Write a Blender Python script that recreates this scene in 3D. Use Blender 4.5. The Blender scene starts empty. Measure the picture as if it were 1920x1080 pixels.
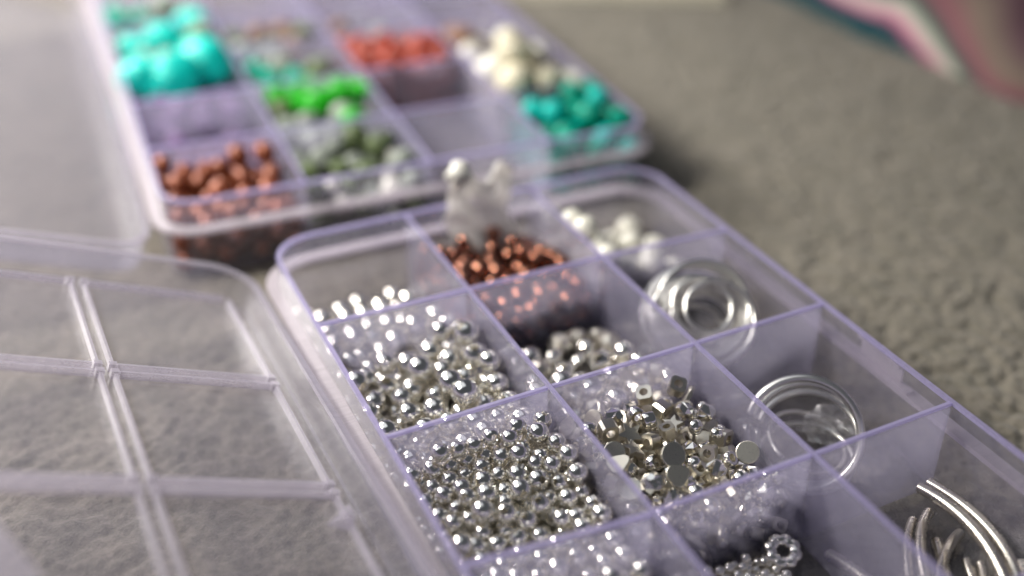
import bpy, math, random
import numpy as np
from mathutils import Matrix, Vector, Euler, Quaternion

# One unit is one compartment width (about 3.2 cm).
scene = bpy.context.scene
col = scene.collection
scene.unit_settings.system = 'METRIC'
scene.unit_settings.scale_length = 0.032

# ------------------------------------------------------------------ camera
CAM_R = [[0.9027459688827736, -0.4301513709984956, 0.0044174307031256965],
         [-0.2241794198449592, -0.4791933747688011, -0.848597252703345],
         [0.3671420752023389, 0.7650774520307091, -0.5290209721838239]]
CAM_C = [-1.5140010811676625, -7.031418658661665, 3.994476500957722]
F_PX = 2174.4876544105373
cd = bpy.data.cameras.new('camera')
cam = bpy.data.objects.new('camera', cd)
col.objects.link(cam)
r, dn, fw = (Vector(v) for v in CAM_R)
m = Matrix.Identity(4)
for i in range(3):
    m[i][0], m[i][1], m[i][2], m[i][3] = r[i], -dn[i], -fw[i], CAM_C[i]
cam.matrix_world = m
cd.sensor_width = 36.0
cd.lens = F_PX / 1920 * 36.0
cd.clip_start = 0.05
cd.clip_end = 200
cd.dof.use_dof = True
cd.dof.focus_distance = 6.66
cd.dof.aperture_fstop = cd.lens * 1e-3 / 0.285
cd.dof.aperture_blades = 0
scene.camera = cam

# ------------------------------------------------------------------ light (indoors: a window, added glint and ceiling fills, dim room)
world = bpy.data.worlds.new('World')
scene.world = world
world.use_nodes = True
world.node_tree.nodes['Background'].inputs[0].default_value = (0.80, 0.86, 1.0, 1)
world.node_tree.nodes['Background'].inputs[1].default_value = 0.09

def area(name, loc, target, sx, sy, power, color):
    l = bpy.data.lights.new(name, 'AREA')
    l.shape = 'RECTANGLE'
    l.size, l.size_y, l.energy, l.color = sx, sy, power, color
    o = bpy.data.objects.new(name, l)
    col.objects.link(o)
    o.location = loc
    d = Vector(target) - Vector(loc)
    o.rotation_euler = d.to_track_quat('-Z', 'Y').to_euler()
    return o

area('window_light', (-3.0, 8.6, 5.2), (1.2, 0.4, -0.5), 5.0, 3.6, 2000, (1.0, 0.96, 0.89))
area('glint_fill', (-4.6, 0.6, 6.4), (0.6, -1.8, -0.5), 1.4, 1.4, 900, (1.0, 0.95, 0.86))  # added unseen source, for more glints and brighter silver heaps
area('ceiling_bounce_fill', (-4.5, 5.0, 10.0), (-4.5, 5.0, 0.0), 13, 15, 560, (0.88, 0.92, 1.0))  # added overhead panel standing for ceiling bounce, brightens the bead tops

scene.view_settings.view_transform = 'Standard'
scene.view_settings.look = 'None'
scene.view_settings.exposure = -0.18
scene.view_settings.gamma = 1.0
scene.cycles.use_denoising = True
scene.cycles.max_bounces = 12
scene.cycles.transparent_max_bounces = 28
scene.cycles.glossy_bounces = 9
scene.cycles.diffuse_bounces = 2
scene.cycles.transmission_bounces = 6
scene.cycles.use_adaptive_sampling = True
scene.cycles.adaptive_threshold = 0.03
scene.cycles.caustics_reflective = False
scene.cycles.caustics_refractive = False
scene.cycles.sample_clamp_indirect = 6.0

# ------------------------------------------------------------------ materials
def nt(name):
    mt = bpy.data.materials.new(name)
    mt.use_nodes = True
    t = mt.node_tree
    t.nodes.clear()
    return mt, t

def N(t, kind, **kw):
    n = t.nodes.new(kind)
    for k, v in kw.items():
        if k.startswith('i_'):
            n.inputs[k[2:].replace('_', ' ')].default_value = v
        else:
            setattr(n, k, v)
    return n

def principled(name, color, rough=0.4, metal=0.0, var=0.0, scale=20, bump=0.0, spec=0.5, trans=0.0, sss=0.0, rvar=0.0, coat=0.0):
    mt, t = nt(name)
    out = N(t, 'ShaderNodeOutputMaterial')
    b = N(t, 'ShaderNodeBsdfPrincipled')
    b.inputs['Base Color'].default_value = (*color, 1)
    b.inputs['Roughness'].default_value = rough
    b.inputs['Metallic'].default_value = metal
    b.inputs['Specular IOR Level'].default_value = spec
    b.inputs['Transmission Weight'].default_value = trans
    b.inputs['Coat Weight'].default_value = coat
    if sss:
        b.inputs['Subsurface Weight'].default_value = sss
        b.inputs['Subsurface Radius'].default_value = (0.05, 0.05, 0.05)
    oi = N(t, 'ShaderNodeObjectInfo')
    tc = N(t, 'ShaderNodeTexCoord')
    nz = N(t, 'ShaderNodeTexNoise', i_Scale=scale, i_Detail=4.0)
    t.links.new(tc.outputs['Object'], nz.inputs['Vector'])
    if var:
        hsv = N(t, 'ShaderNodeHueSaturation')
        hsv.inputs['Color'].default_value = (*color, 1)
        mr = N(t, 'ShaderNodeMapRange')
        mr.inputs['To Min'].default_value = 1 - var
        mr.inputs['To Max'].default_value = 1 + var
        ad = N(t, 'ShaderNodeMath', operation='MULTIPLY_ADD')
        ad.inputs[1].default_value = 0.5
        t.links.new(nz.outputs['Fac'], ad.inputs[0])
        hm = N(t, 'ShaderNodeMath', operation='MULTIPLY')
        hm.inputs[1].default_value = 0.5
        t.links.new(oi.outputs['Random'], hm.inputs[0])
        t.links.new(hm.outputs[0], ad.inputs[2])
        t.links.new(ad.outputs[0], mr.inputs['Value'])
        t.links.new(mr.outputs[0], hsv.inputs['Value'])
        t.links.new(hsv.outputs[0], b.inputs['Base Color'])
    if rvar:
        m2 = N(t, 'ShaderNodeMapRange')
        m2.inputs['To Min'].default_value = max(0.02, rough - rvar)
        m2.inputs['To Max'].default_value = rough + rvar
        t.links.new(nz.outputs['Fac'], m2.inputs['Value'])
        t.links.new(m2.outputs[0], b.inputs['Roughness'])
    if bump:
        bp = N(t, 'ShaderNodeBump', i_Strength=bump, i_Distance=0.01)
        t.links.new(nz.outputs['Fac'], bp.inputs['Height'])
        t.links.new(bp.outputs[0], b.inputs['Normal'])
    t.links.new(b.outputs[0], out.inputs[0])
    return mt

def plastic(name, body, clear, haze, grazing, gloss_rough=0.12, scratch=0.35, gloss=0.10):
    """Frosted clear polypropylene: lets light straight through, scatters some of it, and has a soft sheen."""
    mt, t = nt(name)
    out = N(t, 'ShaderNodeOutputMaterial')
    tr = N(t, 'ShaderNodeBsdfTransparent')
    tr.inputs[0].default_value = (*clear, 1)
    df = N(t, 'ShaderNodeBsdfDiffuse')
    df.inputs[0].default_value = (*body, 1)
    tl = N(t, 'ShaderNodeBsdfTranslucent')
    tl.inputs[0].default_value = (*body, 1)
    ms = N(t, 'ShaderNodeMixShader')
    ms.inputs[0].default_value = 0.5
    t.links.new(df.outputs[0], ms.inputs[1])
    t.links.new(tl.outputs[0], ms.inputs[2])
    # haze thickens with the path through the wall
    lw = N(t, 'ShaderNodeLayerWeight', i_Blend=0.5)
    tc = N(t, 'ShaderNodeTexCoord')
    nz = N(t, 'ShaderNodeTexNoise', i_Scale=6.0, i_Detail=6.0, i_Roughness=0.65)
    t.links.new(tc.outputs['Object'], nz.inputs['Vector'])
    mp = N(t, 'ShaderNodeMapping')
    mp.inputs['Scale'].default_value = (3.0, 60.0, 20.0)
    mp.inputs['Rotation'].default_value = (0.3, 0.2, 0.7)
    t.links.new(tc.outputs['Object'], mp.inputs['Vector'])
    sc = N(t, 'ShaderNodeTexNoise', i_Scale=1.0, i_Detail=3.0)
    t.links.new(mp.outputs[0], sc.inputs['Vector'])
    mr = N(t, 'ShaderNodeMapRange')
    mr.inputs['From Min'].default_value = 0.0
    mr.inputs['From Max'].default_value = 1.0
    mr.inputs['To Min'].default_value = haze
    mr.inputs['To Max'].default_value = grazing
    t.links.new(lw.outputs['Facing'], mr.inputs['Value'])
    mul = N(t, 'ShaderNodeMath', operation='MULTIPLY')
    v = N(t, 'ShaderNodeMapRange')
    v.inputs['To Min'].default_value = 1 - scratch
    v.inputs['To Max'].default_value = 1 + scratch
    av = N(t, 'ShaderNodeMath', operation='ADD')
    t.links.new(nz.outputs['Fac'], av.inputs[0])
    t.links.new(sc.outputs['Fac'], av.inputs[1])
    hv = N(t, 'ShaderNodeMath', operation='MULTIPLY')
    hv.inputs[1].default_value = 0.5
    t.links.new(av.outputs[0], hv.inputs[0])
    t.links.new(hv.outputs[0], v.inputs['Value'])
    t.links.new(mr.outputs[0], mul.inputs[0])
    t.links.new(v.outputs[0], mul.inputs[1])
    m1 = N(t, 'ShaderNodeMixShader')
    t.links.new(mul.outputs[0], m1.inputs[0])
    t.links.new(tr.outputs[0], m1.inputs[1])
    t.links.new(ms.outputs[0], m1.inputs[2])
    gl = N(t, 'ShaderNodeBsdfGlossy')
    gl.inputs['Roughness'].default_value = gloss_rough
    gl.inputs['Color'].default_value = (1, 1, 1, 1)
    bp = N(t, 'ShaderNodeBump', i_Strength=0.25, i_Distance=0.01)
    t.links.new(av.outputs[0], bp.inputs['Height'])
    t.links.new(bp.outputs[0], gl.inputs['Normal'])
    # thin sheet: the same reflectance from both sides
    fc = N(t, 'ShaderNodeLayerWeight', i_Blend=0.5)
    fp = N(t, 'ShaderNodeMath', operation='POWER')
    fp.inputs[1].default_value = 4.0
    t.links.new(fc.outputs['Facing'], fp.inputs[0])
    fm = N(t, 'ShaderNodeMath', operation='MULTIPLY_ADD')
    fm.inputs[1].default_value = 0.7
    fm.inputs[2].default_value = gloss
    fm.use_clamp = True
    t.links.new(fp.outputs[0], fm.inputs[0])
    m2 = N(t, 'ShaderNodeMixShader')
    t.links.new(fm.outputs[0], m2.inputs[0])
    t.links.new(m1.outputs[0], m2.inputs[1])
    t.links.new(gl.outputs[0], m2.inputs[2])
    t.links.new(m2.outputs[0], out.inputs[0])
    return mt

M = {}
M['wall'] = plastic('frosted_plastic', (0.66, 0.63, 0.82), (0.97, 0.965, 0.98), 0.08, 0.26, 0.16, gloss=0.035)
M['divider'] = plastic('divider_plastic', (0.68, 0.65, 0.84), (0.975, 0.97, 0.99), 0.22, 0.36, 0.16, gloss=0.05)
M['edge'] = plastic('edge_lit_plastic', (0.72, 0.67, 0.96), (0.88, 0.85, 0.98), 0.42, 0.70, 0.25, gloss=0.05)  # same plastic; light guided to its edges is put into this lavender
M['floor'] = plastic('floor_plastic', (0.60, 0.57, 0.66), (0.95, 0.95, 0.955), 0.05, 0.14, 0.2, gloss=0.03)
M['lid'] = plastic('lid_plastic', (0.58, 0.57, 0.70), (0.965, 0.96, 0.98), 0.08, 0.22, 0.16, gloss=0.03)
M['rib'] = plastic('rib_plastic', (0.70, 0.66, 0.76), (0.93, 0.92, 0.94), 0.28, 0.55, 0.2, gloss=0.04)
M['flange'] = plastic('flange_plastic', (0.82, 0.76, 0.82), (0.9, 0.88, 0.92), 0.62, 0.75, 0.2, gloss=0.05)
M['bag'] = plastic('bag_plastic', (0.88, 0.84, 0.81), (0.96, 0.955, 0.95), 0.72, 0.88, 0.2, gloss=0.06)
M['clear'] = plastic('clear_film', (0.75, 0.74, 0.74), (0.97, 0.97, 0.97), 0.07, 0.45, 0.1, gloss=0.10)
M['silver'] = principled('silver', (0.96, 0.935, 0.87), 0.08, 1.0, var=0.06, rvar=0.03)
M['silver_dull'] = principled('silver_satin', (0.74, 0.70, 0.61), 0.30, 1.0, var=0.12, rvar=0.08)
M['wire'] = principled('silver_wire', (0.93, 0.91, 0.87), 0.28, 1.0)
M['tube'] = principled('satin_tube', (0.74, 0.69, 0.61), 0.28, 1.0, var=0.06, rvar=0.06)
M['copper'] = principled('copper', (0.40, 0.185, 0.125), 0.10, 1.0, var=0.25, rvar=0.05)
M['copper2'] = principled('red_copper', (0.25, 0.07, 0.032), 0.30, 0.35, var=0.3, rvar=0.05)
M['pearl'] = principled('cream_pearl', (0.82, 0.80, 0.70), 0.18, 0.0, var=0.08, coat=0.6)
M['white'] = principled('white_bead', (0.74, 0.72, 0.66), 0.3, 0.0, var=0.1, coat=0.3)
M['turq'] = principled('turquoise_bead', (0.0, 0.52, 0.45), 0.42, 0.0, var=0.12, spec=0.3)
M['teal'] = principled('teal_bead', (0.0, 0.32, 0.22), 0.42, 0.0, var=0.35, spec=0.3)
M['green'] = principled('green_bead', (0.015, 0.42, 0.010), 0.42, 0.0, var=0.25, spec=0.3)
M['red'] = principled('coral_bead', (0.38, 0.065, 0.04), 0.42, 0.0, var=0.3, spec=0.3)
M['purple'] = principled('purple_bead', (0.17, 0.10, 0.22), 0.42, 0.0, var=0.3, spec=0.3)
M['grey'] = principled('grey_bead', (0.27, 0.30, 0.26), 0.42, 0.0, var=0.5, spec=0.3)
M['brown'] = principled('brown_bead', (0.22, 0.12, 0.08), 0.42, 0.0, var=0.4, spec=0.3)
M['cream'] = principled('cream_bead', (0.80, 0.74, 0.56), 0.42, 0.0, var=0.12, spec=0.3)
M['moss'] = principled('olive_bead', (0.12, 0.16, 0.07), 0.42, 0.0, var=0.4, spec=0.3)
M['card'] = principled('cream_card', (0.80, 0.76, 0.60), 0.7, 0.0, var=0.04, scale=8)

def carpet_material():
    mt, t = nt('carpet')
    out = N(t, 'ShaderNodeOutputMaterial')
    b = N(t, 'ShaderNodeBsdfPrincipled', i_Roughness=0.95)
    b.inputs['Specular IOR Level'].default_value = 0.1
    b.inputs['Sheen Weight'].default_value = 0.25
    b.inputs['Sheen Roughness'].default_value = 0.5
    tc = N(t, 'ShaderNodeTexCoord')
    n1 = N(t, 'ShaderNodeTexNoise', i_Scale=3.2, i_Detail=5.0, i_Roughness=0.6)
    n2 = N(t, 'ShaderNodeTexNoise', i_Scale=24.0, i_Detail=4.0, i_Roughness=0.6)
    n3 = N(t, 'ShaderNodeTexNoise', i_Scale=70.0, i_Detail=3.0)
    for n in (n1, n2, n3):
        t.links.new(tc.outputs['Object'], n.inputs['Vector'])
    r1 = N(t, 'ShaderNodeValToRGB')
    r1.color_ramp.elements[0].position = 0.30
    r1.color_ramp.elements[0].color = (0.125, 0.118, 0.088, 1)
    r1.color_ramp.elements[1].position = 0.72
    r1.color_ramp.elements[1].color = (0.33, 0.29, 0.24, 1)
    mixf = N(t, 'ShaderNodeMath', operation='MULTIPLY_ADD')
    mixf.inputs[1].default_value = 0.45
    hm = N(t, 'ShaderNodeMath', operation='MULTIPLY')
    hm.inputs[1].default_value = 0.55
    t.links.new(n2.outputs['Fac'], hm.inputs[0])
    t.links.new(n1.outputs['Fac'], mixf.inputs[0])
    t.links.new(hm.outputs[0], mixf.inputs[2])
    t.links.new(mixf.outputs[0], r1.inputs['Fac'])
    t.links.new(r1.outputs[0], b.inputs['Base Color'])
    bp = N(t, 'ShaderNodeBump', i_Strength=0.6, i_Distance=0.02)
    t.links.new(n3.outputs['Fac'], bp.inputs['Height'])
    t.links.new(bp.outputs[0], b.inputs['Normal'])
    t.links.new(b.outputs[0], out.inputs[0])
    return mt
M['carpet'] = carpet_material()

def cloth_material():
    mt, t = nt('patterned_cloth')
    out = N(t, 'ShaderNodeOutputMaterial')
    b = N(t, 'ShaderNodeBsdfPrincipled', i_Roughness=0.85)
    b.inputs['Specular IOR Level'].default_value = 0.15
    uv = N(t, 'ShaderNodeAttribute', attribute_name='band')
    nz = N(t, 'ShaderNodeTexNoise', i_Scale=2.0, i_Detail=3.0)
    ad = N(t, 'ShaderNodeMath', operation='MULTIPLY_ADD')
    ad.inputs[1].default_value = 0.10
    t.links.new(nz.outputs['Fac'], ad.inputs[0])
    t.links.new(uv.outputs['Fac'], ad.inputs[2])
    rp = N(t, 'ShaderNodeValToRGB')
    e = rp.color_ramp.elements
    stops = [(0.0, (0.012, 0.045, 0.055)), (0.10, (0.012, 0.06, 0.075)), (0.125, (0.42, 0.12, 0.22)), (0.15, (0.60, 0.42, 0.44)),
             (0.17, (0.44, 0.46, 0.38)), (0.20, (0.05, 0.09, 0.08)), (0.25, (0.22, 0.09, 0.11)), (0.33, (0.19, 0.15, 0.12)),
             (0.45, (0.13, 0.07, 0.09)), (1.0, (0.12, 0.09, 0.07))]
    e[0].position, e[0].color = stops[0][0], (*stops[0][1], 1)
    e[1].position, e[1].color = stops[-1][0], (*stops[-1][1], 1)
    for p, c in stops[1:-1]:
        x = e.new(p)
        x.color = (*c, 1)
    t.links.new(ad.outputs[0], rp.inputs['Fac'])
    t.links.new(rp.outputs[0], b.inputs['Base Color'])
    t.links.new(b.outputs[0], out.inputs[0])
    return mt
M['cloth'] = cloth_material()

# ------------------------------------------------------------------ helpers
def mesh(name, verts, faces, mat, smooth=False, sharp=None):
    me = bpy.data.meshes.new(name)
    me.from_pydata([tuple(v) for v in verts], [], faces)
    me.materials.append(mat)
    if smooth:
        me.shade_smooth()
        if sharp:
            me.set_sharp_from_angle(angle=math.radians(sharp))
    me.update()
    return me

def obj(name, me, parent=None, loc=(0, 0, 0), rot=None, scale=None):
    o = bpy.data.objects.new(name, me)
    col.objects.link(o)
    if parent:
        o.parent = parent
    o.location = loc
    if rot is not None:
        if isinstance(rot, Quaternion):
            o.rotation_mode = 'QUATERNION'
            o.rotation_quaternion = rot
        else:
            o.rotation_euler = rot
    if scale:
        o.scale = (scale, scale, scale) if not hasattr(scale, '__len__') else scale
    return o

def tag(o, label=None, cat=None, group=None, kind=None):
    for k, v in (('label', label), ('category', cat), ('group', group), ('kind', kind)):
        if v:
            o[k] = v
    return o

class MB:
    def __init__(self):
        self.v, self.f = [], []
    def add(self, v, f):
        k = len(self.v)
        self.v += v
        self.f += [tuple(i + k for i in q) for q in f]
    def bar(self, a, b, w, z0, z1, taper=0.0):
        """upright slab between plan points a and b; taper narrows the top"""
        ax, ay = a
        bx, by = b
        d = math.hypot(bx - ax, by - ay)
        nx, ny = -(by - ay) / d * w / 2, (bx - ax) / d * w / 2
        k = 1 - taper
        v = []
        for z, s in ((z0, 1), (z1, k)):
            v += [(ax + nx * s, ay + ny * s, z), (ax - nx * s, ay - ny * s, z), (bx - nx * s, by - ny * s, z), (bx + nx * s, by + ny * s, z)]
        self.add(v, [(3, 2, 1, 0), (4, 5, 6, 7), (0, 1, 5, 4), (1, 2, 6, 5), (2, 3, 7, 6), (3, 0, 4, 7)])
    def ring(self, outer, inner, z0, z1):
        n = len(outer)
        v = [(x, y, z) for z in (z0, z1) for lp in (outer, inner) for x, y in lp]
        f = []
        for i in range(n):
            j = (i + 1) % n
            f += [(i, j, 2 * n + j, 2 * n + i), (n + j, n + i, 3 * n + i, 3 * n + j),
                  (2 * n + i, 2 * n + j, 3 * n + j, 3 * n + i), (j, i, n + i, n + j)]
        self.add(v, f)
    def plate(self, loop, z0, z1):
        n = len(loop)
        v = [(x, y, z0) for x, y in loop] + [(x, y, z1) for x, y in loop]
        f = [tuple(reversed(range(n))), tuple(range(n, 2 * n))]
        f += [(i, (i + 1) % n, n + (i + 1) % n, n + i) for i in range(n)]
        self.add(v, f)
    def mesh(self, name, mat, smooth=False, sharp=35):
        return mesh(name, self.v, self.f, mat, smooth, sharp)

def rrect(x0, x1, y0, y1, rad, n=10):
    p = []
    for cx, cy, a0 in ((x1 - rad, y1 - rad, 0), (x0 + rad, y1 - rad, 90), (x0 + rad, y0 + rad, 180), (x1 - rad, y0 + rad, 270)):
        for k in range(n + 1):
            a = math.radians(a0 + 90 * k / n)
            p.append((cx + rad * math.cos(a), cy + rad * math.sin(a)))
    return p

def lathe(profile, seg, closed=True):
    v, f = [], []
    n = len(profile)
    for s in range(seg):
        a = 2 * math.pi * s / seg
        c, sn = math.cos(a), math.sin(a)
        v += [(rr * c, rr * sn, z) for rr, z in profile]
    for s in range(seg):
        t = (s + 1) % seg
        for i in range(n if closed else n - 1):
            j = (i + 1) % n
            f.append((s * n + i, t * n + i, t * n + j, s * n + j))
    return v, f

def sweep(path, radius, seg, closed=False, hollow=0.0):
    """tube along a list of Vectors"""
    n = len(path)
    v, f = [], []
    up = Vector((0.13, 0.21, 1)).normalized()
    rings = []
    for i in range(n):
        if closed:
            t = (path[(i + 1) % n] - path[i - 1]).normalized()
        else:
            t = (path[min(i + 1, n - 1)] - path[max(i - 1, 0)]).normalized()
        a = t.cross(up)
        if a.length < 1e-4:
            a = t.cross(Vector((1, 0, 0)))
        a.normalize()
        up = a.cross(t).normalized()
        rings.append((path[i], a.copy(), up.copy()))
    def loop(rad):
        k = len(v)
        for c, a, u in rings:
            for s in range(seg):
                w = 2 * math.pi * s / seg
                v.append(c + a * (rad * math.cos(w)) + u * (rad * math.sin(w)))
        return k
    def skin(k, flip):
        for i in range(n if closed else n - 1):
            i2 = (i + 1) % n
            for s in range(seg):
                s2 = (s + 1) % seg
                q = (k + i * seg + s, k + i * seg + s2, k + i2 * seg + s2, k + i2 * seg + s)
                f.append(tuple(reversed(q)) if flip else q)
    k0 = loop(radius)
    skin(k0, False)
    if not closed:
        if hollow:
            k1 = loop(radius * hollow)
            skin(k1, True)
            for base, fl in ((0, 0), ((n - 1) * seg, 1)):
                for s in range(seg):
                    s2 = (s + 1) % seg
                    q = (k0 + base + s, k1 + base + s, k1 + base + s2, k0 + base + s2)
                    f.append(tuple(reversed(q)) if fl else q)
        else:
            f.append(tuple(reversed(range(k0, k0 + seg))))
            f.append(tuple(range(k0 + (n - 1) * seg, k0 + n * seg)))
    return v, f

def cam_point(px, py, z):
    """a point of the photograph carried back to the horizontal plane at height z"""
    Rm = Matrix(CAM_R)
    d = Rm.transposed() @ Vector(((px - 960) / F_PX, (py - 540) / F_PX, 1))
    c = Vector(CAM_C)
    return c + d * ((z - c.z) / d.z)

def settle(radii, box, g, seed, iters=260, zspan=None):
    """drop spheres into a box and let them come to rest under a (tilted) pull"""
    rng = np.random.default_rng(seed)
    rad = np.asarray(radii)
    n = len(rad)
    x0, x1, y0, y1, z0 = box
    vol = np.sum((2 * rad) ** 3) * 0.9
    h = zspan or vol / ((x1 - x0) * (y1 - y0)) * 1.6 + 2 * rad.max()
    p = np.stack([rng.uniform(x0, x1, n), rng.uniform(y0, y1, n), rng.uniform(z0, z0 + h, n)], 1)
    lo = np.array([x0, y0, z0])[None] + rad[:, None]
    hi = np.array([x1, y1, 99.0])[None] - rad[:, None]
    g = np.array(g, float)
    g /= np.linalg.norm(g)
    rs = rad[:, None] + rad[None]
    for it in range(iters):
        step = rad.mean() * (0.30 * (1 - it / iters) + 0.012)
        if it > iters - 40:
            step = 0
        p = p + g * step
        for _ in range(3):
            d = p[:, None] - p[None]
            L = np.sqrt((d ** 2).sum(-1)) + 1e-9
            ov = np.clip(rs - L, 0, None)
            np.fill_diagonal(ov, 0)
            p = p + 0.42 * np.einsum('ijk,ij->ik', d, ov / L) * 0.55
            p = np.minimum(np.maximum(p, lo), hi)
    return p

RND = random.Random(7)
def rquat(flat=None):
    if flat is not None:   # mostly level, tipped by up to `flat`
        return (Euler((RND.gauss(0, flat), RND.gauss(0, flat), RND.uniform(0, 6.28)))).to_quaternion()
    return Euler((RND.uniform(0, 6.28), RND.uniform(0, 6.28), RND.uniform(0, 6.28))).to_quaternion()

# bead meshes of radius 1 -------------------------------------------------
def round_bead(mat, hole=0.30, seg=22, rings=11, squash=1.0):
    a0 = math.asin(hole)
    pr = [(math.sin(a0 + (math.pi - 2 * a0) * i / rings), squash * math.cos(a0 + (math.pi - 2 * a0) * i / rings)) for i in range(rings + 1)]
    hz = squash * math.cos(a0)
    pr += [(hole * 0.86, -hz * 0.93), (hole * 0.86, hz * 0.93)]
    pr = pr[::-1]
    v, f = lathe(pr, seg)
    return mesh('round_bead', v, f, mat, True, 50)

def ball(mat, seed=0, lump=0.0, sub=(18, 10), sx=1, sy=1, sz=1):
    rg = random.Random(seed)
    ph = [(rg.uniform(1, 3), rg.uniform(1, 3), rg.uniform(1, 3), rg.uniform(0, 6)) for _ in range(4)]
    S_, R_ = sub
    v = [(0, 0, sz)]
    for i in range(1, R_):
        th = math.pi * i / R_
        for s in range(S_):
            a = 2 * math.pi * s / S_
            x, y, z = math.sin(th) * math.cos(a), math.sin(th) * math.sin(a), math.cos(th)
            k = 1 + lump * sum(math.sin(p[0] * x * 2 + p[1] * y * 2 + p[2] * z * 2 + p[3]) for p in ph) / 2
            v.append((x * k * sx, y * k * sy, z * k * sz))
    v.append((0, 0, -sz))
    f = [(0, 1 + s, 1 + (s + 1) % S_) for s in range(S_)]
    for i in range(R_ - 2):
        for s in range(S_):
            a, b = 1 + i * S_ + s, 1 + i * S_ + (s + 1) % S_
            f.append((a, a + S_, b + S_, b))
    k = 1 + (R_ - 2) * S_
    f += [(k + s, len(v) - 1, k + (s + 1) % S_) for s in range(S_)]
    return mesh('bead', v, f, mat, True)

def extrude_shape(pts, h, mat, bevel=0.06, name='charm'):
    n = len(pts)
    lv = [(1 - bevel, -h / 2), (1, -h / 2 + bevel * 0.7), (1, h / 2 - bevel * 0.7), (1 - bevel, h / 2)]
    v = [(x * s, y * s, z) for s, z in lv for x, y in pts]
    f = [tuple(reversed(range(n))), tuple(range(3 * n, 4 * n))]
    for L in range(3):
        for i in range(n):
            j = (i + 1) % n
            f.append((L * n + i, L * n + j, L * n + n + j, L * n + n + i))
    return mesh(name, v, f, mat)

def star_pts(n=5, inner=0.45):
    return [((1 if i % 2 == 0 else inner) * math.cos(math.pi * i / n + math.pi / 2), (1 if i % 2 == 0 else inner) * math.sin(math.pi * i / n + math.pi / 2)) for i in range(2 * n)]
def circ_pts(n=20):
    return [(math.cos(2 * math.pi * i / n), math.sin(2 * math.pi * i / n)) for i in range(n)]
def drop_pts(n=22):
    p = []
    for i in range(n):
        a = 2 * math.pi * i / n
        k = 0.90 + 0.10 * math.cos(3 * a)
        p.append((k * math.cos(a), k * math.sin(a)))
    return p
def square_with_hole(mat, h=1.4, hole=0.45):
    n = 16
    sq = []
    for i in range(n):
        a = 2 * math.pi * (i + 0.5) / n
        c, s = math.cos(a), math.sin(a)
        k = 1 / max(abs(c), abs(s))
        k = min(k, 1.28)
        sq.append((c * k * 0.8, s * k * 0.8))
    ho = [(hole * math.cos(2 * math.pi * (i + 0.5) / n), hole * math.sin(2 * math.pi * (i + 0.5) / n)) for i in range(n)]
    b = MB()
    b.ring(sq, ho, -h / 2, h / 2)
    return b.mesh('square_bead', mat)
def tube_bead(mat, h=1.5, hole=0.55, seg=18):
    v, f = lathe([(hole, -h / 2), (0.92, -h / 2), (1, -h / 2 + 0.1), (1, h / 2 - 0.1), (0.92, h / 2), (hole, h / 2)], seg)
    return mesh('tube_bead', v, f, mat, True, 40)
def faceted(mat, seg=7):
    v = []
    for rr, z in ((0.35, 0.95), (0.95, 0.4), (1.0, -0.2), (0.4, -0.9)):
        for s in range(seg):
            a = 2 * math.pi * (s + (0.5 if z in (0.4, -0.9) else 0)) / seg
            v.append((rr * math.cos(a), rr * math.sin(a), z))
    f = [tuple(range(seg)), tuple(reversed(range(3 * seg, 4 * seg)))]
    for L in range(3):
        for s in range(seg):
            j = (s + 1) % seg
            f.append((L * seg + s, L * seg + seg + s, L * seg + seg + j, L * seg + j))
    return mesh('faceted_bead', v, f, mat)

# ------------------------------------------------------------------ the carpet
GZ = -0.655
def build_ground():
    xs = np.concatenate([np.linspace(-60, -6, 10)[:-1], np.linspace(-6, 12, 760), np.linspace(12, 70, 10)[1:]])
    ys = np.concatenate([np.linspace(-40, -8, 8)[:-1], np.linspace(-8, 10, 700), np.linspace(10, 80, 10)[1:]])
    X, Y = np.meshgrid(xs, ys)
    rng = np.random.default_rng(3)
    def worley(X, Y, cell):
        gx, gy = np.floor(X / cell).astype(int), np.floor(Y / cell).astype(int)
        best = np.full(X.shape, 9.0)
        for dx in (-1, 0, 1):
            for dy in (-1, 0, 1):
                cx, cy = gx + dx, gy + dy
                h1 = np.modf(np.abs(np.sin(cx * 127.1 + cy * 311.7) * 43758.5453))[0]
                h2 = np.modf(np.abs(np.sin(cx * 269.5 + cy * 183.3) * 43758.5453))[0]
                d = np.hypot((cx + h1) * cell - X, (cy + h2) * cell - Y) / cell
                best = np.minimum(best, d)
        return best
    wx = X + 0.05 * np.sin(7 * Y + 2 * X)
    wy = Y + 0.05 * np.sin(6 * X - 3 * Y)
    z = 0.045 * (1 - np.clip(worley(wx, wy, 0.10), 0, 1)) + 0.025 * (1 - np.clip(worley(wx + 5, wy + 3, 0.30), 0, 1)) + 0.012 * (1 - np.clip(worley(wx + 9, wy, 0.075), 0, 1))
    near = (X > -6) & (X < 12) & (Y > -8) & (Y < 10)
    z = np.where(near, z, 0.035) - 0.078
    ny, nx = X.shape
    v = np.stack([X, Y, GZ + z], -1).reshape(-1, 3)
    idx = np.arange(nx * ny).reshape(ny, nx)
    q = np.stack([idx[:-1, :-1], idx[:-1, 1:], idx[1:, 1:], idx[1:, :-1]], -1).reshape(-1, 4)
    me = bpy.data.meshes.new('carpet')
    me.vertices.add(len(v)); me.vertices.foreach_set('co', v.ravel())
    me.loops.add(q.size); me.loops.foreach_set('vertex_index', q.ravel().astype(np.int32))
    me.polygons.add(len(q)); me.polygons.foreach_set('loop_start', np.arange(0, q.size, 4, dtype=np.int32))
    me.update(calc_edges=True)
    me.shade_smooth()
    me.materials.append(M['carpet'])
    tag(obj('ground', me), kind='structure')
build_ground()

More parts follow.
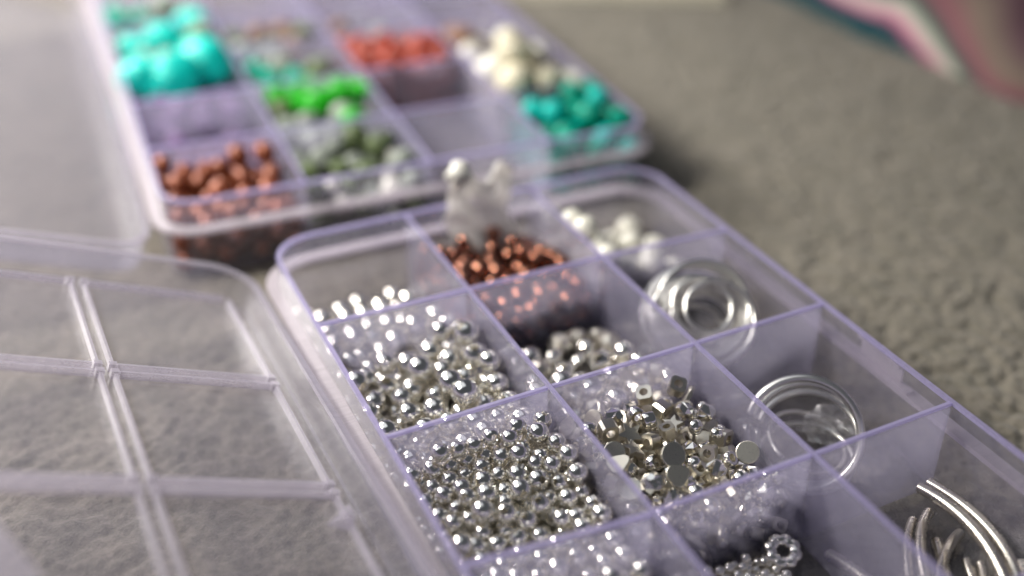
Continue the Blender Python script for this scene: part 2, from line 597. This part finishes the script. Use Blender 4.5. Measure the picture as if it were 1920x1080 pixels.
# ------------------------------------------------------------------ the bead boxes
DEPTH = 0.62
WT = 0.027     # wall thickness
def build_box(name, label, group, loc, rz, xs, ys, cross, corner, lid, latch):
    """xs: column walls, ys: row walls (running away from 0 towards -y), cross[(c, r)] = (y at its left end, y at its right end)"""
    root = bpy.data.objects.new(name, None)
    col.objects.link(root)
    root.location, root.rotation_euler = loc, (0, 0, rz)
    tag(root, label, 'bead box', group)
    X0, X1, Y1, Y0 = xs[0], xs[-1], ys[0], ys[-1]
    h = WT / 2
    out = rrect(X0 - h, X1 + h, Y0 - h, Y1 + h, corner + h)
    inn = rrect(X0 + h, X1 - h, Y0 + h, Y1 - h, corner - h)
    b = MB(); b.ring(out, inn, -DEPTH, -0.022)
    obj('wall', b.mesh('wall', M['wall'], True), root)
    b = MB(); b.ring(out, inn, -0.022, 0.0)
    obj('rim', b.mesh('rim', M['edge'], True), root)
    b = MB(); b.plate(rrect(X0 - h, X1 + h, Y0 - h, Y1 + h, corner + h), -DEPTH - 0.035, -DEPTH - 0.0005)
    obj('bottom', b.mesh('bottom', M['floor'], True), root)
    e = 0.09
    b = MB(); b.ring(rrect(X0 - h - e, X1 + h + e, Y0 - h - e, Y1 + h + e, corner + h + e),
                     rrect(X0 - h - 0.001, X1 + h + 0.001, Y0 - h - 0.001, Y1 + h + 0.001, corner + h + 0.001), -0.240, -0.208)
    obj('flange', b.mesh('flange', M['flange'], True), root)
    t = 0.021
    for x in xs[1:-1]:
        b = MB(); b.bar((x, Y1 - h - 0.001), (x, Y0 + h + 0.001), t * 1.25, -DEPTH, -0.019, 0.25)
        d = obj('long_divider', b.mesh('long_divider', M['divider']), root)
        b = MB(); b.bar((x, Y1 - h - 0.001), (x, Y0 + h + 0.001), t, -0.019, 0.001)
        obj('top_edge', b.mesh('top_edge', M['edge']), d)
    for c in range(len(xs) - 1):
        for rI in range(1, len(ys) - 1):
            ya, yb = cross.get((c, rI), (ys[rI], ys[rI]))
            xa = xs[c] + (h if c == 0 else t / 2 + 0.004)
            xb = xs[c + 1] - (h if c == len(xs) - 2 else t / 2 + 0.004)
            b = MB(); b.bar((xa + 0.001, ya), (xb - 0.001, yb), t * 1.25, -DEPTH, -0.023, 0.25)
            d = obj('cross_divider', b.mesh('cross_divider', M['divider']), root)
            b = MB(); b.bar((xa + 0.003, ya), (xb - 0.003, yb), t, -0.023, -0.003)
            obj('top_edge', b.mesh('top_edge', M['edge']), d)
    if latch:
        ya, yb = latch
        x = X1 + h
        b = MB()
        b.bar((x + 0.030, ya), (x + 0.030, yb), 0.055, -0.205, -0.19)
        b.bar((x + 0.052, ya - 0.10), (x + 0.052, yb + 0.10), 0.012, -0.189, -0.075)
        b.bar((x + 0.030, ya - 0.10), (x + 0.030, yb + 0.10), 0.050, -0.074, -0.055)
        obj('latch_catch', b.mesh('latch_catch', M['flange']), root)
    # hinged lid, lying open beyond the left wall
    lp, lr, lx, ly, ribs = lid['loc'], lid['rot'], lid['xs'], lid['ys'], lid['ribs']
    LX1, LX0, LY1, LY0 = lx[0] + 0.12, lx[-1] - 0.12, ly[0] + 0.12, ly[-1] - 0.12
    cr = 0.30
    H = lid.get('h', 0.20)
    b = MB()
    b.plate(rrect(LX0, LX1, LY0, LY1, cr), -0.028, 0.0)
    b.ring(rrect(LX0, LX1, LY0, LY1, cr), rrect(LX0 + 0.026, LX1 - 0.026, LY0 + 0.026, LY1 - 0.026, cr - 0.026), 0.001, H)
    L = obj('lid', b.mesh('lid', M['lid'], True), root, lp, lr)
    b = MB()
    b.ring(rrect(LX0 - 0.02, LX1 + 0.02, LY0 - 0.02, LY1 + 0.02, cr + 0.02), rrect(LX0 + 0.024, LX1 - 0.024, LY0 + 0.024, LY1 - 0.024, cr - 0.024), H + 0.0005, H + 0.024)
    obj('lid_rim', b.mesh('lid_rim', M['rib'], True), L)
    if ribs:
        w, g, z1 = 0.022, 0.042, 0.045
        for c in range(len(lx) - 1):
            for rI in range(len(ly) - 1):
                ax, bx_ = lx[c] - (g if c else 0.0), lx[c + 1] + (g if c < len(lx) - 2 else 0.0)
                ay, by = ly[rI] - (g if rI else 0.0), ly[rI + 1] + (g if rI < len(ly) - 2 else 0.0)
                q = 0.030
                for a_, b_ in (((ax, ay - q), (ax, by + q)), ((bx_, ay - q), (bx_, by + q)), ((ax - q, ay), (bx_ + q, ay)), ((ax - q, by), (bx_ + q, by))):
                    r_ = MB(); r_.bar(a_, b_, w, 0.001, z1, 0.2)
                    obj('rib', r_.mesh('rib', M['rib']), L)
                for cx_, cy_ in ((ax, ay), (bx_, ay), (ax, by), (bx_, by)):
                    if not (c == 0 and rI == 0 and cx_ == ax and cy_ == ay):
                        r_ = MB(); r_.bar((cx_ - 0.024, cy_), (cx_ + 0.024, cy_), 0.048, 0.002, z1 * 1.12, 0.1)
                        obj('corner_stud', r_.mesh('corner_stud', M['rib']), L)
        r_ = MB()
        r_.add([(0.0, -2.50, 0.002), (-0.12, -2.56, 0.002), (0.0, -2.62, 0.002), (0.0, -2.50, 0.10), (-0.05, -2.56, 0.10), (0.0, -2.62, 0.10)],
               [(2, 1, 0), (3, 4, 5), (0, 1, 4, 3), (1, 2, 5, 4), (2, 0, 3, 5)])
        obj('clip', r_.mesh('clip', M['rib']), L)
    # living hinge: straps from the lid rim to the flange
    hp = [lp[0] + 0, 0, 0]
    A = Vector(lp) + (lr.to_matrix() if not isinstance(lr, Quaternion) else lr.to_matrix()) @ Vector((LX1 + 0.02, 0, H + 0.012))
    for (ya, yb) in lid['hinge']:
        b = MB()
        fx, fz = X0 - h - e - 0.001, -0.224
        v = []
        for y in (ya, yb):
            v += [(A.x, y, A.z), (fx, y, fz), (fx, y, fz - 0.014), (A.x, y, A.z - 0.014)]
        b.add(v, [(0, 1, 5, 4), (1, 2, 6, 5), (2, 3, 7, 6), (3, 0, 4, 7), (3, 2, 1, 0), (4, 5, 6, 7)])
        obj('hinge', b.mesh('hinge', M['wall']), root)
    return root

MX = [-0.018, 1.0, 2.0, 2.995]
MY = [0.0, -1.13, -2.29, -3.42, -4.56, -5.70]
MCROSS = {(0, 1): (-1.121, -1.128), (1, 1): (-1.128, -1.131), (2, 1): (-1.132, -1.168),
          (0, 2): (-2.325, -2.299), (1, 2): (-2.297, -2.281), (2, 2): (-2.279, -2.252),
          (0, 3): (-3.372, -3.449), (1, 3): (-3.440, -3.425), (2, 3): (-3.425, -3.398)}
h = 1.14
rv = Vector((-0.044, 0.39, 0.001))
LQ = Quaternion(rv.normalized(), rv.length)
main_box = build_box('bead_box', 'open clear plastic bead box of silver beads, wire and charms, its ribbed lid folded back', None,
                     (0, 0, 0), 0, MX, MY, MCROSS, 0.30,
                     dict(loc=(-0.378, -0.104, -0.337), rot=LQ, xs=[0, -1, -2, -3], ys=[0, -h, -2 * h, -3 * h, -4 * h, -5 * h], ribs=True,
                          hinge=[(-0.9, -2.2), (-2.9, -4.8)]),
                     (-2.48, -3.05))
RP = 1.03
RLOC, RROT = (-0.56, 0.86, 0.0), -0.056
RX = [0, 1.05, 2.07, 3.09, 4.02]
RROWS = 6
RY = [RP * (RROWS - j) for j in range(RROWS + 1)]
rvr = Vector((0.0, 0.34, 0.0))
rear_box = build_box('bead_box', 'blurred clear plastic bead box of colourful beads behind the box of silver beads', None,
                     RLOC, RROT, RX, RY, {}, 0.26,
                     dict(loc=(-0.33, -0.10, -0.37), rot=Quaternion(rvr.normalized(), rvr.length), xs=[0, -1.03, -2.06, -3.09, -4.1],
                          ys=[RP * (RROWS - j) for j in range(RROWS + 1)], ribs=False, hinge=[(1.2, 2.6), (3.4, 5.0)]),
                     None)

# ------------------------------------------------------------------ contents
RMAT = Matrix.Translation(RLOC) @ Matrix.Rotation(RROT, 4, 'Z')
def mcomp(c, r, pad=0.022):
    return (MX[c] + pad, MX[c + 1] - pad, MY[r + 1] + pad, MY[r] - pad, -DEPTH)
def rcomp(c, r, pad=0.022):   # r counted from the front
    return (RX[c] + pad, RX[c + 1] - pad, RP * r + pad, RP * (r + 1) - pad, -DEPTH)

def in_view(p, margin=60):
    d = Vector(p) - Vector(CAM_C)
    c = Matrix(CAM_R) @ d
    x, y = 960 + F_PX * c.x / c.z, 540 + F_PX * c.y / c.z
    return -margin < x < 1920 + margin and -margin < y < 1080 + margin

def pile(name, meshes, n, rad, box, g, seed, label, cat, group, rear=False, jitter=0.0, flat=None, zspan=None, iters=220, keep=None):
    rg = random.Random(seed)
    radii = [rad * (1 + jitter * rg.uniform(-1, 1)) for _ in range(n)]
    P = settle(radii, box, g, seed, iters, zspan)
    res = []
    for i in range(n):
        p = Vector(P[i])
        if rear:
            p = RMAT @ p
        if not in_view(p) or (keep and not keep(p)):
            continue
        o = obj(name, meshes[i % len(meshes)] if len(meshes) < 4 else meshes[rg.randrange(len(meshes))], None, p, rquat(flat), radii[i])
        tag(o, label, cat, group)
        res.append(o)
    return res

silver = round_bead(M['silver'], 0.36)
silver_b = round_bead(M['silver'], 0.38)
copper = round_bead(M['copper'], 0.28, 16, 9)
# silver beads of the near compartments
pile('small_silver_bead', [silver], 270, 0.056, mcomp(0, 2), (0.20, 0.30, -1), 11,
     'small shiny round silver bead in the sharpest heap, lower centre', 'bead', 'small silver beads heaped in the sharp compartment', jitter=0.11)
pile('silver_bead', [silver_b], 94, 0.078, mcomp(0, 1), (0.14, 0.20, -1), 12,
     'larger silver bead in the heap just behind the sharpest heap', 'bead', 'larger silver beads heaped behind the small ones', jitter=0.12)
pile('silver_bead', [silver_b], 46, 0.080, mcomp(0, 0), (0.0, -0.35, -1), 13,
     'blurred silver bead in the far corner compartment nearest the lid', 'bead', 'silver beads in the far corner compartment', jitter=0.05)
pile('small_silver_bead', [silver], 190, 0.056, mcomp(0, 3), (0.1, 0.16, -1), 14,
     'small silver bead seen through the cross divider at the bottom edge', 'bead', 'small silver beads behind the bottom divider', jitter=0.06,
     keep=lambda p: p.y > -4.15)
# copper
pile('copper_bead', [copper], 175, 0.064, mcomp(1, 0), (0.0, -0.04, -1), 15,
     'shiny copper bead in the middle far compartment of the silver box', 'bead', 'copper beads heaped in the middle far compartment', jitter=0.06)
# large silver beads and rondelles
rond = round_bead(M['silver'], 0.34, 18, 9, 0.62)
pile('silver_rondelle', [silver_b, rond, faceted(M['silver_dull'])], 52, 0.082, mcomp(1, 1), (0.05, -0.28, -1), 16,
     'silver bead in the sparse pile in front of the copper beads', 'bead', 'silver beads in front of the copper beads', jitter=0.15)
# pearls
pile('pearl', [ball(M['pearl'])], 42, 0.100, mcomp(2, 0), (-0.50, -0.12, -1), 17,
     'round cream pearl in the far compartment beside the outer wall', 'bead', 'cream pearls in the far compartment', jitter=0.1)

# mixed charms
sd = M['silver_dull']
charm_kinds = [
    ('star_charm', extrude_shape(star_pts(), 0.5, sd), 1.25, 'star'),
    ('disc_charm', extrude_shape(circ_pts(), 0.34, sd), 1.05, 'disc'),
    ('petal_charm', extrude_shape(drop_pts(), 0.4, sd), 1.15, 'petal'),
    ('square_bead', square_with_hole(sd), 0.85, 'square'),
    ('tube_bead', tube_bead(M['silver'], 1.3), 0.72, 'tube'),
    ('faceted_bead', faceted(M['silver']), 0.9, 'faceted'),
    ('round_bead', round_bead(M['silver'], 0.38, 18, 9, 0.8), 0.7, 'round'),
]
words = {'star': 'small silver star charm lying in the heap of mixed charms', 'disc': 'flat round silver disc in the heap of mixed charms',
         'petal': 'rounded triangular flat silver charm in the heap of mixed charms', 'square': 'square silver bead with a hole among mixed charms',
         'tube': 'short silver tube bead among the mixed charms', 'faceted': 'faceted silver bead among the mixed charms',
         'round': 'squat round silver bead among the mixed charms'}
rg = random.Random(21)
n = 235
kinds = [rg.choices(range(7), (2, 3, 3, 4, 5, 5, 4))[0] for _ in range(n)]
rad = [0.061 * rg.uniform(0.8, 1.2) for _ in range(n)]
P = settle(rad, mcomp(1, 2), (0.0, 0.10, -1), 22, 220)
for i in range(n):
    nm, me, k, w = charm_kinds[kinds[i]]
    o = obj(nm, me, None, P[i], rquat(0.6 if w in ('star', 'disc', 'petal') else None), rad[i] * k)
    tag(o, words[w], 'charm' if w in ('star', 'disc', 'petal') else 'bead', 'mixed silver charms of the %s kind' % w)
def hero(kind, px, py, z, size, rot, label):
    nm, me, k, w = charm_kinds[kind]
    o = obj(nm, me, None, cam_point(px, py, z), Euler(rot), size)
    tag(o, label, 'charm' if w in ('star', 'disc', 'petal') else 'bead')
hero(0, 1222, 850, -0.36, 0.105, (-0.5, 0.35, 0.2), 'bright silver star charm topmost at the middle of the charm heap')
hero(1, 1262, 908, -0.35, 0.092, (0.25, 0.1, 0.0), 'dark mirror-like round disc near the front of the charm heap')
hero(2, 1218, 785, -0.34, 0.110, (0.75, 0.25, 0.6), 'pale flat petal charm at the back of the charm heap')
hero(2, 1335, 880, -0.36, 0.105, (0.3, -0.3, 0.2), 'flat rounded triangle charm at the near corner of the charm heap')
hero(3, 1305, 884, -0.34, 0.062, (0.5, 0.1, 0.3), 'square bead showing its hole to the camera, front of charm heap')
hero(3, 1352, 822, -0.36, 0.070, (1.4, 0.3, 0.4), 'pale cube bead alone at the wall side of the charm heap')

# tiny spacers of the bottom compartment
tiny = round_bead(M['silver'], 0.34, 12, 7)
pile('seed_bead', [tiny], 210, 0.027, (1.14, 1.74, -4.05, -3.47, -DEPTH), (-0.05, 0.0, -1), 23,
     'tiny silver spacer bead in the cluster at the bottom edge', 'bead', 'tiny silver spacer beads at the bottom edge', jitter=0.1, zspan=0.35)
rp = [Vector((math.cos(a) * (0.068 + 0.010 * math.cos(8 * a)), math.sin(a) * (0.068 + 0.010 * math.cos(8 * a)), 0)) for a in np.linspace(0, 2 * math.pi, 64, endpoint=False)]
v, f = sweep(rp, 0.030, 10, True)
c0 = cam_point(1468, 1034, -0.52)
tag(obj('spacer_ring', mesh('spacer_ring', v, f, M['silver'], True), None, c0, Euler((0.35, -0.15, 0))),
    'ridged silver spacer ring beside the tiny beads at the bottom', 'ring')

# coil of wire in the compartment behind
def coil(name, c, normal, radius, turns, pitch, wire, wob, seed, label, cat='wire'):
    rg = random.Random(seed)
    nrm = Vector(normal).normalized()
    a = nrm.cross(Vector((0, 0, 1))).normalized()
    b = a.cross(nrm).normalized()
    pts = []
    steps = int(turns * 56)
    rr = [radius * (1 + rg.uniform(-wob, wob) - 0.50 * rg.random() ** 1.3) for _ in range(int(turns) + 2)]
    off = [(rg.uniform(-wob, wob) * radius, rg.uniform(-wob, wob) * radius) for _ in range(int(turns) + 2)]
    for i in range(steps + 1):
        t = i / 56
        k, fr_ = int(t), t - int(t)
        s = fr_ * fr_ * (3 - 2 * fr_)
        R_ = rr[k] * (1 - s) + rr[k + 1] * s
        ox = off[k][0] * (1 - s) + off[k + 1][0] * s
        oy = off[k][1] * (1 - s) + off[k + 1][1] * s
        w = 2 * math.pi * t
        pts.append(Vector(c) + a * (R_ * math.cos(w) + ox) + b * (R_ * math.sin(w) + oy) + nrm * (pitch * (t - turns / 2)))
    v, f = sweep(pts, wire, 8)
    return tag(obj(name, mesh(name, v, f, M['wire'], True)), label, cat)
coil('wire_coil', (2.47, -1.70, -0.30), (-0.30, -0.55, 0.75), 0.345, 18, 0.018, 0.017, 0.17, 9, 'coil of many silver wire turns leaning in its compartment')

# hoops of the next compartment
def hoop(c, normal, radius, wire, label, squash=1.0):
    nrm = Vector(normal).normalized()
    a = nrm.cross(Vector((0, 0, 1))).normalized()
    b = a.cross(nrm).normalized()
    pts = [Vector(c) + a * (radius * math.cos(w)) + b * (radius * squash * math.sin(w)) for w in np.linspace(0.1, 2 * math.pi - 0.05, 72)]
    v, f = sweep(pts, wire, 8)
    tag(obj('wire_hoop', mesh('wire_hoop', v, f, M['wire'], True)), label, 'hoop', 'wire hoops in the latch compartment')
hoop((2.42, -2.88, -0.42), (-0.55, -0.55, 0.60), 0.335, 0.026, 'bright silver wire hoop standing highest beside the latch compartment divider')
hoop((2.46, -2.86, -0.45), (-0.45, -0.50, 0.75), 0.315, 0.020, 'thin silver hoop just inside the highest hoop')
hoop((2.50, -2.84, -0.50), (-0.35, -0.35, 0.85), 0.30, 0.018, 'thin silver hoop leaning low under the two upright hoops')
hoop((2.46, -2.90, -0.60), (-0.1, -0.12, 1), 0.28, 0.014, 'silver hoop lying almost flat on the compartment bottom')
hoop((2.52, -2.82, -0.56), (0.1, -0.25, 1), 0.24, 0.013, 'small silver hoop lying inside the flat one')
def crumple(name, c, size, seed, mat, label, cat, flatten=0.6, nu=20, nv=12, amp=0.3):
    rg = random.Random(seed)
    w = [(rg.uniform(1.5, 5), rg.uniform(1.5, 5), rg.uniform(1.5, 5), rg.uniform(0, 6)) for _ in range(6)]
    v = []
    for i in range(nv + 1):
        th = math.pi * i / nv
        for s in range(nu):
            a = 2 * math.pi * s / nu
            d = Vector((math.sin(th) * math.cos(a), math.sin(th) * math.sin(a), math.cos(th)))
            k = 1 + amp * sum(abs(math.sin(p[0] * d.x + p[1] * d.y + p[2] * d.z + p[3])) - 0.6 for p in w) / 2
            v.append((c[0] + d.x * size * k, c[1] + d.y * size * k, c[2] + d.z * size * flatten * k))
    f = [(i * nu + s, i * nu + nu + s, i * nu + nu + (s + 1) % nu, i * nu + (s + 1) % nu) for i in range(nv) for s in range(nu)]
    return tag(obj(name, mesh(name, v, f, mat, False)), label, cat)
crumple('clear_film', (2.72, -2.78, -0.55), 0.16, 4, M['clear'], 'crumpled scrap of clear film beside the wire hoops', 'film', amp=0.45)

# curved tubes
def arc_tube(p0, pm, p1, rad, label):
    p0, pm, p1 = Vector(p0), Vector(pm), Vector(p1)
    pts = []
    for i in range(25):
        t = i / 24
        pts.append(p0 * ((1 - t) * (1 - 2 * t)) + pm * (4 * t * (1 - t)) + p1 * (t * (2 * t - 1)))
    v, f = sweep(pts, rad, 14, False, 0.72)
    tag(obj('curved_tube', mesh('curved_tube', v, f, M['tube'], True, 45)), label, 'tube bead', 'curved silver tubes in the near right compartment')
def tube_px(a, b, c, za, zb, zc, rad, label):
    arc_tube(cam_point(*a, za), cam_point(*b, zb), cam_point(*c, zc), rad, label)
tube_px((1724, 914), (1820, 985), (1885, 1090), -0.42, -0.40, -0.46, 0.032, 'long curved silver tube lying topmost, the upper left of a close pair')
tube_px((1742, 905), (1848, 985), (1908, 1085), -0.47, -0.45, -0.50, 0.032, 'long curved silver tube pressed against the right side of the topmost tube')
tube_px((1742, 960), (1726, 1010), (1735, 1085), -0.56, -0.56, -0.58, 0.030, 'curved tube standing out left below the topmost pair')
tube_px((1712, 975), (1702, 1015), (1705, 1085), -0.60, -0.60, -0.62, 0.026, 'thin curved tube end beside the divider, left of the others')
tube_px((1800, 1000), (1772, 1040), (1762, 1100), -0.60, -0.58, -0.60, 0.030, 'curved tube bending down under the topmost pair')
tube_px((1756, 1015), (1766, 1050), (1782, 1110), -0.62, -0.62, -0.62, 0.032, 'short dull tube end pointing up below the topmost pair')
tube_px((1812, 1052), (1822, 1080), (1840, 1120), -0.62, -0.62, -0.62, 0.028, 'tube end just above the bottom edge, left of the last tube')
tube_px((1840, 1058), (1846, 1085), (1850, 1130), -0.60, -0.60, -0.60, 0.028, 'tube end just above the bottom edge, inside the bend of the pair')
tube_px((1915, 1055), (1925, 1080), (1940, 1120), -0.60, -0.60, -0.60, 0.030, 'tube end cut by the right edge of the picture')
tube_px((1550, 1038), (1590, 1062), (1640, 1100), -0.60, -0.60, -0.60, 0.034, 'tube end seen through the divider, apart from the other tubes')

# ------------------------------------------------------------------ contents of the box behind
def rp_(name, mats, n, rad, c, r, g, seed, label, cat='bead', jitter=0.12, lump=0.0, hole=True, **kw):
    ms = []
    for k, mt in enumerate(mats):
        ms.append(round_bead(mt, 0.28, 14, 8) if hole else ball(mt, seed + k, lump, (14, 8)))
    return pile(name, ms, n, rad, rcomp(c, r), g, seed, label, cat, label.split(' bead')[0] + ' heap', rear=True, jitter=jitter, iters=170, **kw)
def rear_lumps(name, mat, spots, size, z, seed, labels, cat='bead', lump=0.1):
    rg = random.Random(seed)
    for k, (px, py, sz) in enumerate(spots):
        o = obj(name, ball(mat, seed + k, lump, (20, 12), 1.0, 0.9, 0.85), None, cam_point(px, py, z - 0.04 * (k % 2)), rquat(0.5), size * sz)
        tag(o, labels[k], cat)
rp_('copper_bead', [M['copper2']], 96, 0.085, 0, 0, (0.0, 0.05, -1), 31, 'reddish copper bead in the front corner compartment of the rear box')
rp_('purple_bead', [M['purple']], 26, 0.10, 0, 1, (0, 0.1, -1), 32, 'dark purple bead in the compartment behind the reddish copper beads')
rp_('purple_bead', [M['purple']], 30, 0.11, 0, 2, (0, 0.1, -1), 321, 'dark bead under the bright turquoise beads')
rear_lumps('turquoise_bead', M['turq'], [(262, 145, 0.85), (325, 152, 1.1), (388, 122, 1.05), (362, 52, 0.8), (312, 92, 1.0), (252, 92, 0.6)], 0.27, -0.10, 33,
           ['bright turquoise bead touching the left wall of the rear box', 'largest bright turquoise bead, nearest to the purple compartment',
            'bright turquoise bead touching the divider on its right', 'topmost and farthest bright turquoise bead',
            'bright turquoise bead in the middle of the turquoise cluster', 'smallest turquoise bead, far left of the turquoise cluster'])
rp_('brown_bead', [M['brown'], M['grey'], M['moss']], 30, 0.13, 0, 3, (0, 0, -1), 34, 'brown or grey bead in the compartment behind the large turquoise beads')
rp_('teal_bead', [M['teal'], M['grey']], 24, 0.13, 0, 4, (0, 0, -1), 341, 'teal bead in the far compartment along the left wall of the rear box')
rp_('grey_bead', [M['grey'], M['white'], M['moss'], M['grey'], M['moss']], 75, 0.092, 1, 0, (-0.02, 0.08, -1), 35, 'grey or white bead in the compartment right of the reddish copper beads', hole=False, lump=0.15)
rp_('olive_bead', [M['moss'], M['grey']], 40, 0.11, 1, 1, (0.0, 0.0, -1), 361, 'olive bead under the vivid green beads')
rear_lumps('green_bead', M['green'], [(520, 182, 0.9), (560, 190, 1.1), (600, 196, 1.1), (640, 172, 1.2), (662, 222, 0.9), (585, 165, 0.9), (678, 168, 0.8)], 0.135, -0.14, 36,
           ['vivid green bead at the left end of the green cluster', 'vivid green bead second from the left end of the cluster',
            'vivid green bead at the middle front of the green cluster', 'largest vivid green bead of the green cluster',
            'vivid green bead lying nearest to the grey and white beads', 'vivid green bead at the middle back of the green cluster',
            'vivid green bead at the right end of the green cluster'], lump=0.14)
rp_('olive_bead', [M['moss'], M['grey'], M['teal']], 30, 0.12, 1, 2, (0, 0, -1), 37, 'dull olive bead in the compartment behind the vivid green beads')
rp_('grey_bead', [M['grey'], M['brown'], M['moss']], 26, 0.13, 1, 3, (0, 0, -1), 38, 'greyish bead in the far compartment behind the dull olive beads')
rp_('coral_bead', [M['red']], 95, 0.095, 2, 2, (-0.1, 0.0, -1), 39, 'coral red bead in the heap at the middle of the rear box', hole=False, lump=0.18)
rp_('white_bead', [M['grey'], M['brown']], 26, 0.12, 2, 3, (0, 0, -1), 40, 'pale bead in the compartment behind the coral red beads')
rp_('teal_green_bead', [M['teal'], M['teal'], M['turq']], 52, 0.105, 3, 0, (0.08, 0.06, -1), 41, 'teal green bead in the front right compartment of the rear box')
rp_('cream_bead', [M['cream'], M['pearl']], 24, 0.15, 3, 1, (-0.25, -0.12, -1), 42, 'large cream bead in the compartment behind the teal green beads', hole=False, lump=0.1)
rp_('white_bead', [M['white'], M['brown'], M['cream']], 26, 0.13, 3, 2, (-0.2, 0, -1), 43, 'white or brown bead in the compartment behind the large cream beads')

# frosted scrap of bag standing against the far wall of the copper compartment
def bag():
    nu, nv = 26, 22
    front, back = [], []
    for j in range(nv + 1):
        t = j / nv
        for i in range(nu + 1):
            s = i / nu
            top = 0.30 - 0.16 * math.exp(-((s - 0.55) / 0.16) ** 2) - 0.10 * max(0, s - 0.8) * 5 - 0.12 * max(0, 0.1 - s) * 10
            z = -0.42 + (top + 0.42) * t
            x = 1.33 + 0.55 * s * (0.88 + 0.12 * t) + 0.02 * math.sin(9 * t) - 0.04 * t
            y = -0.10 + 0.045 * math.sin(11 * s + 4 * t) + 0.03 * math.sin(17 * t + 6 * s) + 0.05 * t
            th = 0.05 * (math.sin(math.pi * s) ** 0.5 if 0 < s < 1 else 0) * (1 - 0.6 * t) + 0.006
            front.append((x, y - th, z))
            back.append((x, y + th, z))
    v = front + back
    n1 = len(front)
    W = nu + 1
    f = []
    for j in range(nv):
        for i in range(nu):
            a = j * W + i
            f.append((a, a + 1, a + W + 1, a + W))
            f.append((n1 + a + 1, n1 + a, n1 + a + W, n1 + a + W + 1))
    rim = [i for i in range(W)] + [j * W + nu for j in range(1, nv + 1)] + [nv * W + i for i in range(nu - 1, -1, -1)] + [j * W for j in range(nv - 1, 0, -1)]
    for k in range(len(rim)):
        a, b_ = rim[k], rim[(k + 1) % len(rim)]
        f.append((b_, a, n1 + a, n1 + b_))
    o = obj('plastic_bag', mesh('plastic_bag', v, f, M['bag'], True))
    tag(o, 'small crumpled frosted plastic bag standing up behind the copper beads', 'bag')
bag()
tag(obj('white_bead', ball(M['white'], 3, 0.22), None, (1.40, -0.06, 0.255), None, 0.085), 'single white bead caught at the top of the frosted bag', 'bead')

# ------------------------------------------------------------------ things on the carpet beyond
def cloth_roll():
    nu, nv = 60, 40
    v, band = [], []
    for j in range(nv + 1):
        t = j / nv
        y = 0.2 + 6.2 * t
        edge = 8.05 - 0.08 * math.sin(1.1 * y) - 0.25 * min(1, max(0, y - 2.0)) + 0.5 * max(0, 1.0 - y) ** 1.3
        for i in range(nu + 1):
            s = i / nu
            a = math.pi * s
            hgt = 0.95 * (1 - max(0, 1.6 - y) * 0.45) * (1 - 0.10 * math.sin(2.3 * y))
            wid = 1.9
            x = edge + wid * (1 - math.cos(a))
            z = GZ - 0.05 + hgt * math.sin(a) ** 0.8 + 0.06 * math.sin(7 * s + 0.8 * y) * math.sin(a) + 0.03 * math.sin(17 * s - 1.2 * y) * math.sin(a)
            v.append((x, y, z))
            band.append(min(1, max(0, s * 1.05 - 0.03 + 0.22 * min(1, max(0, (2.7 - y) / 1.6)))))
    n1 = len(v)
    v += [(x, y, GZ - 0.10) for x, y, z in v]
    band += band
    W = nu + 1
    f = []
    for j in range(nv):
        for i in range(nu):
            a = j * W + i
            f.append((a, a + 1, a + W + 1, a + W))
            f.append((n1 + a + 1, n1 + a, n1 + a + W, n1 + a + W + 1))
    rim = [i for i in range(W)] + [j * W + nu for j in range(1, nv + 1)] + [nv * W + i for i in range(nu - 1, -1, -1)] + [j * W for j in range(nv - 1, 0, -1)]
    for k in range(len(rim)):
        a, b_ = rim[k], rim[(k + 1) % len(rim)]
        f.append((b_, a, n1 + a, n1 + b_))
    me = mesh('folded_cloth', v, f, M['cloth'], True, 60)
    at = me.attributes.new('band', 'FLOAT', 'POINT')
    at.data.foreach_set('value', band)
    tag(obj('folded_cloth', me), 'blurred dark teal, pink and mauve patterned cloth bundled on the carpet', 'cloth')
cloth_roll()
b = MB()
b.plate([(4.6, 6.12), (7.12, 4.76), (8.3, 6.9), (5.8, 8.3)], GZ - 0.02, GZ + 0.10)
tag(obj('card', b.mesh('card', M['card'])), 'pale cream card lying on the carpet at the top edge', 'card')

# pale strip of film lying across the lid at the picture's left edge
def lid_strip():
    Lm = Matrix.Translation((-0.378, -0.104, -0.337)) @ LQ.to_matrix().to_4x4()
    n, o0 = Lm.to_3x3() @ Vector((0, 0, 1)), Lm.translation + Lm.to_3x3() @ Vector((0, 0, 0.075))
    pts = []
    for px, py in ((-120, 835), (82, 1090), (-20, 1110), (-160, 960)):
        d = Matrix(CAM_R).transposed() @ Vector(((px - 960) / F_PX, (py - 540) / F_PX, 1))
        c = Vector(CAM_C)
        pts.append(c + d * ((o0 - c).dot(n) / d.dot(n)))
    v = [p for p in pts] + [p + n * 0.012 for p in pts]
    f = [(0, 1, 2, 3), (7, 6, 5, 4)] + [(i, i + 4, (i + 1) % 4 + 4, (i + 1) % 4) for i in range(4)]
    tag(obj('plastic_strip', mesh('plastic_strip', v, f, M['rib'])), 'pale translucent plastic strip lying on the lid at the left edge', 'strip')
lid_strip()
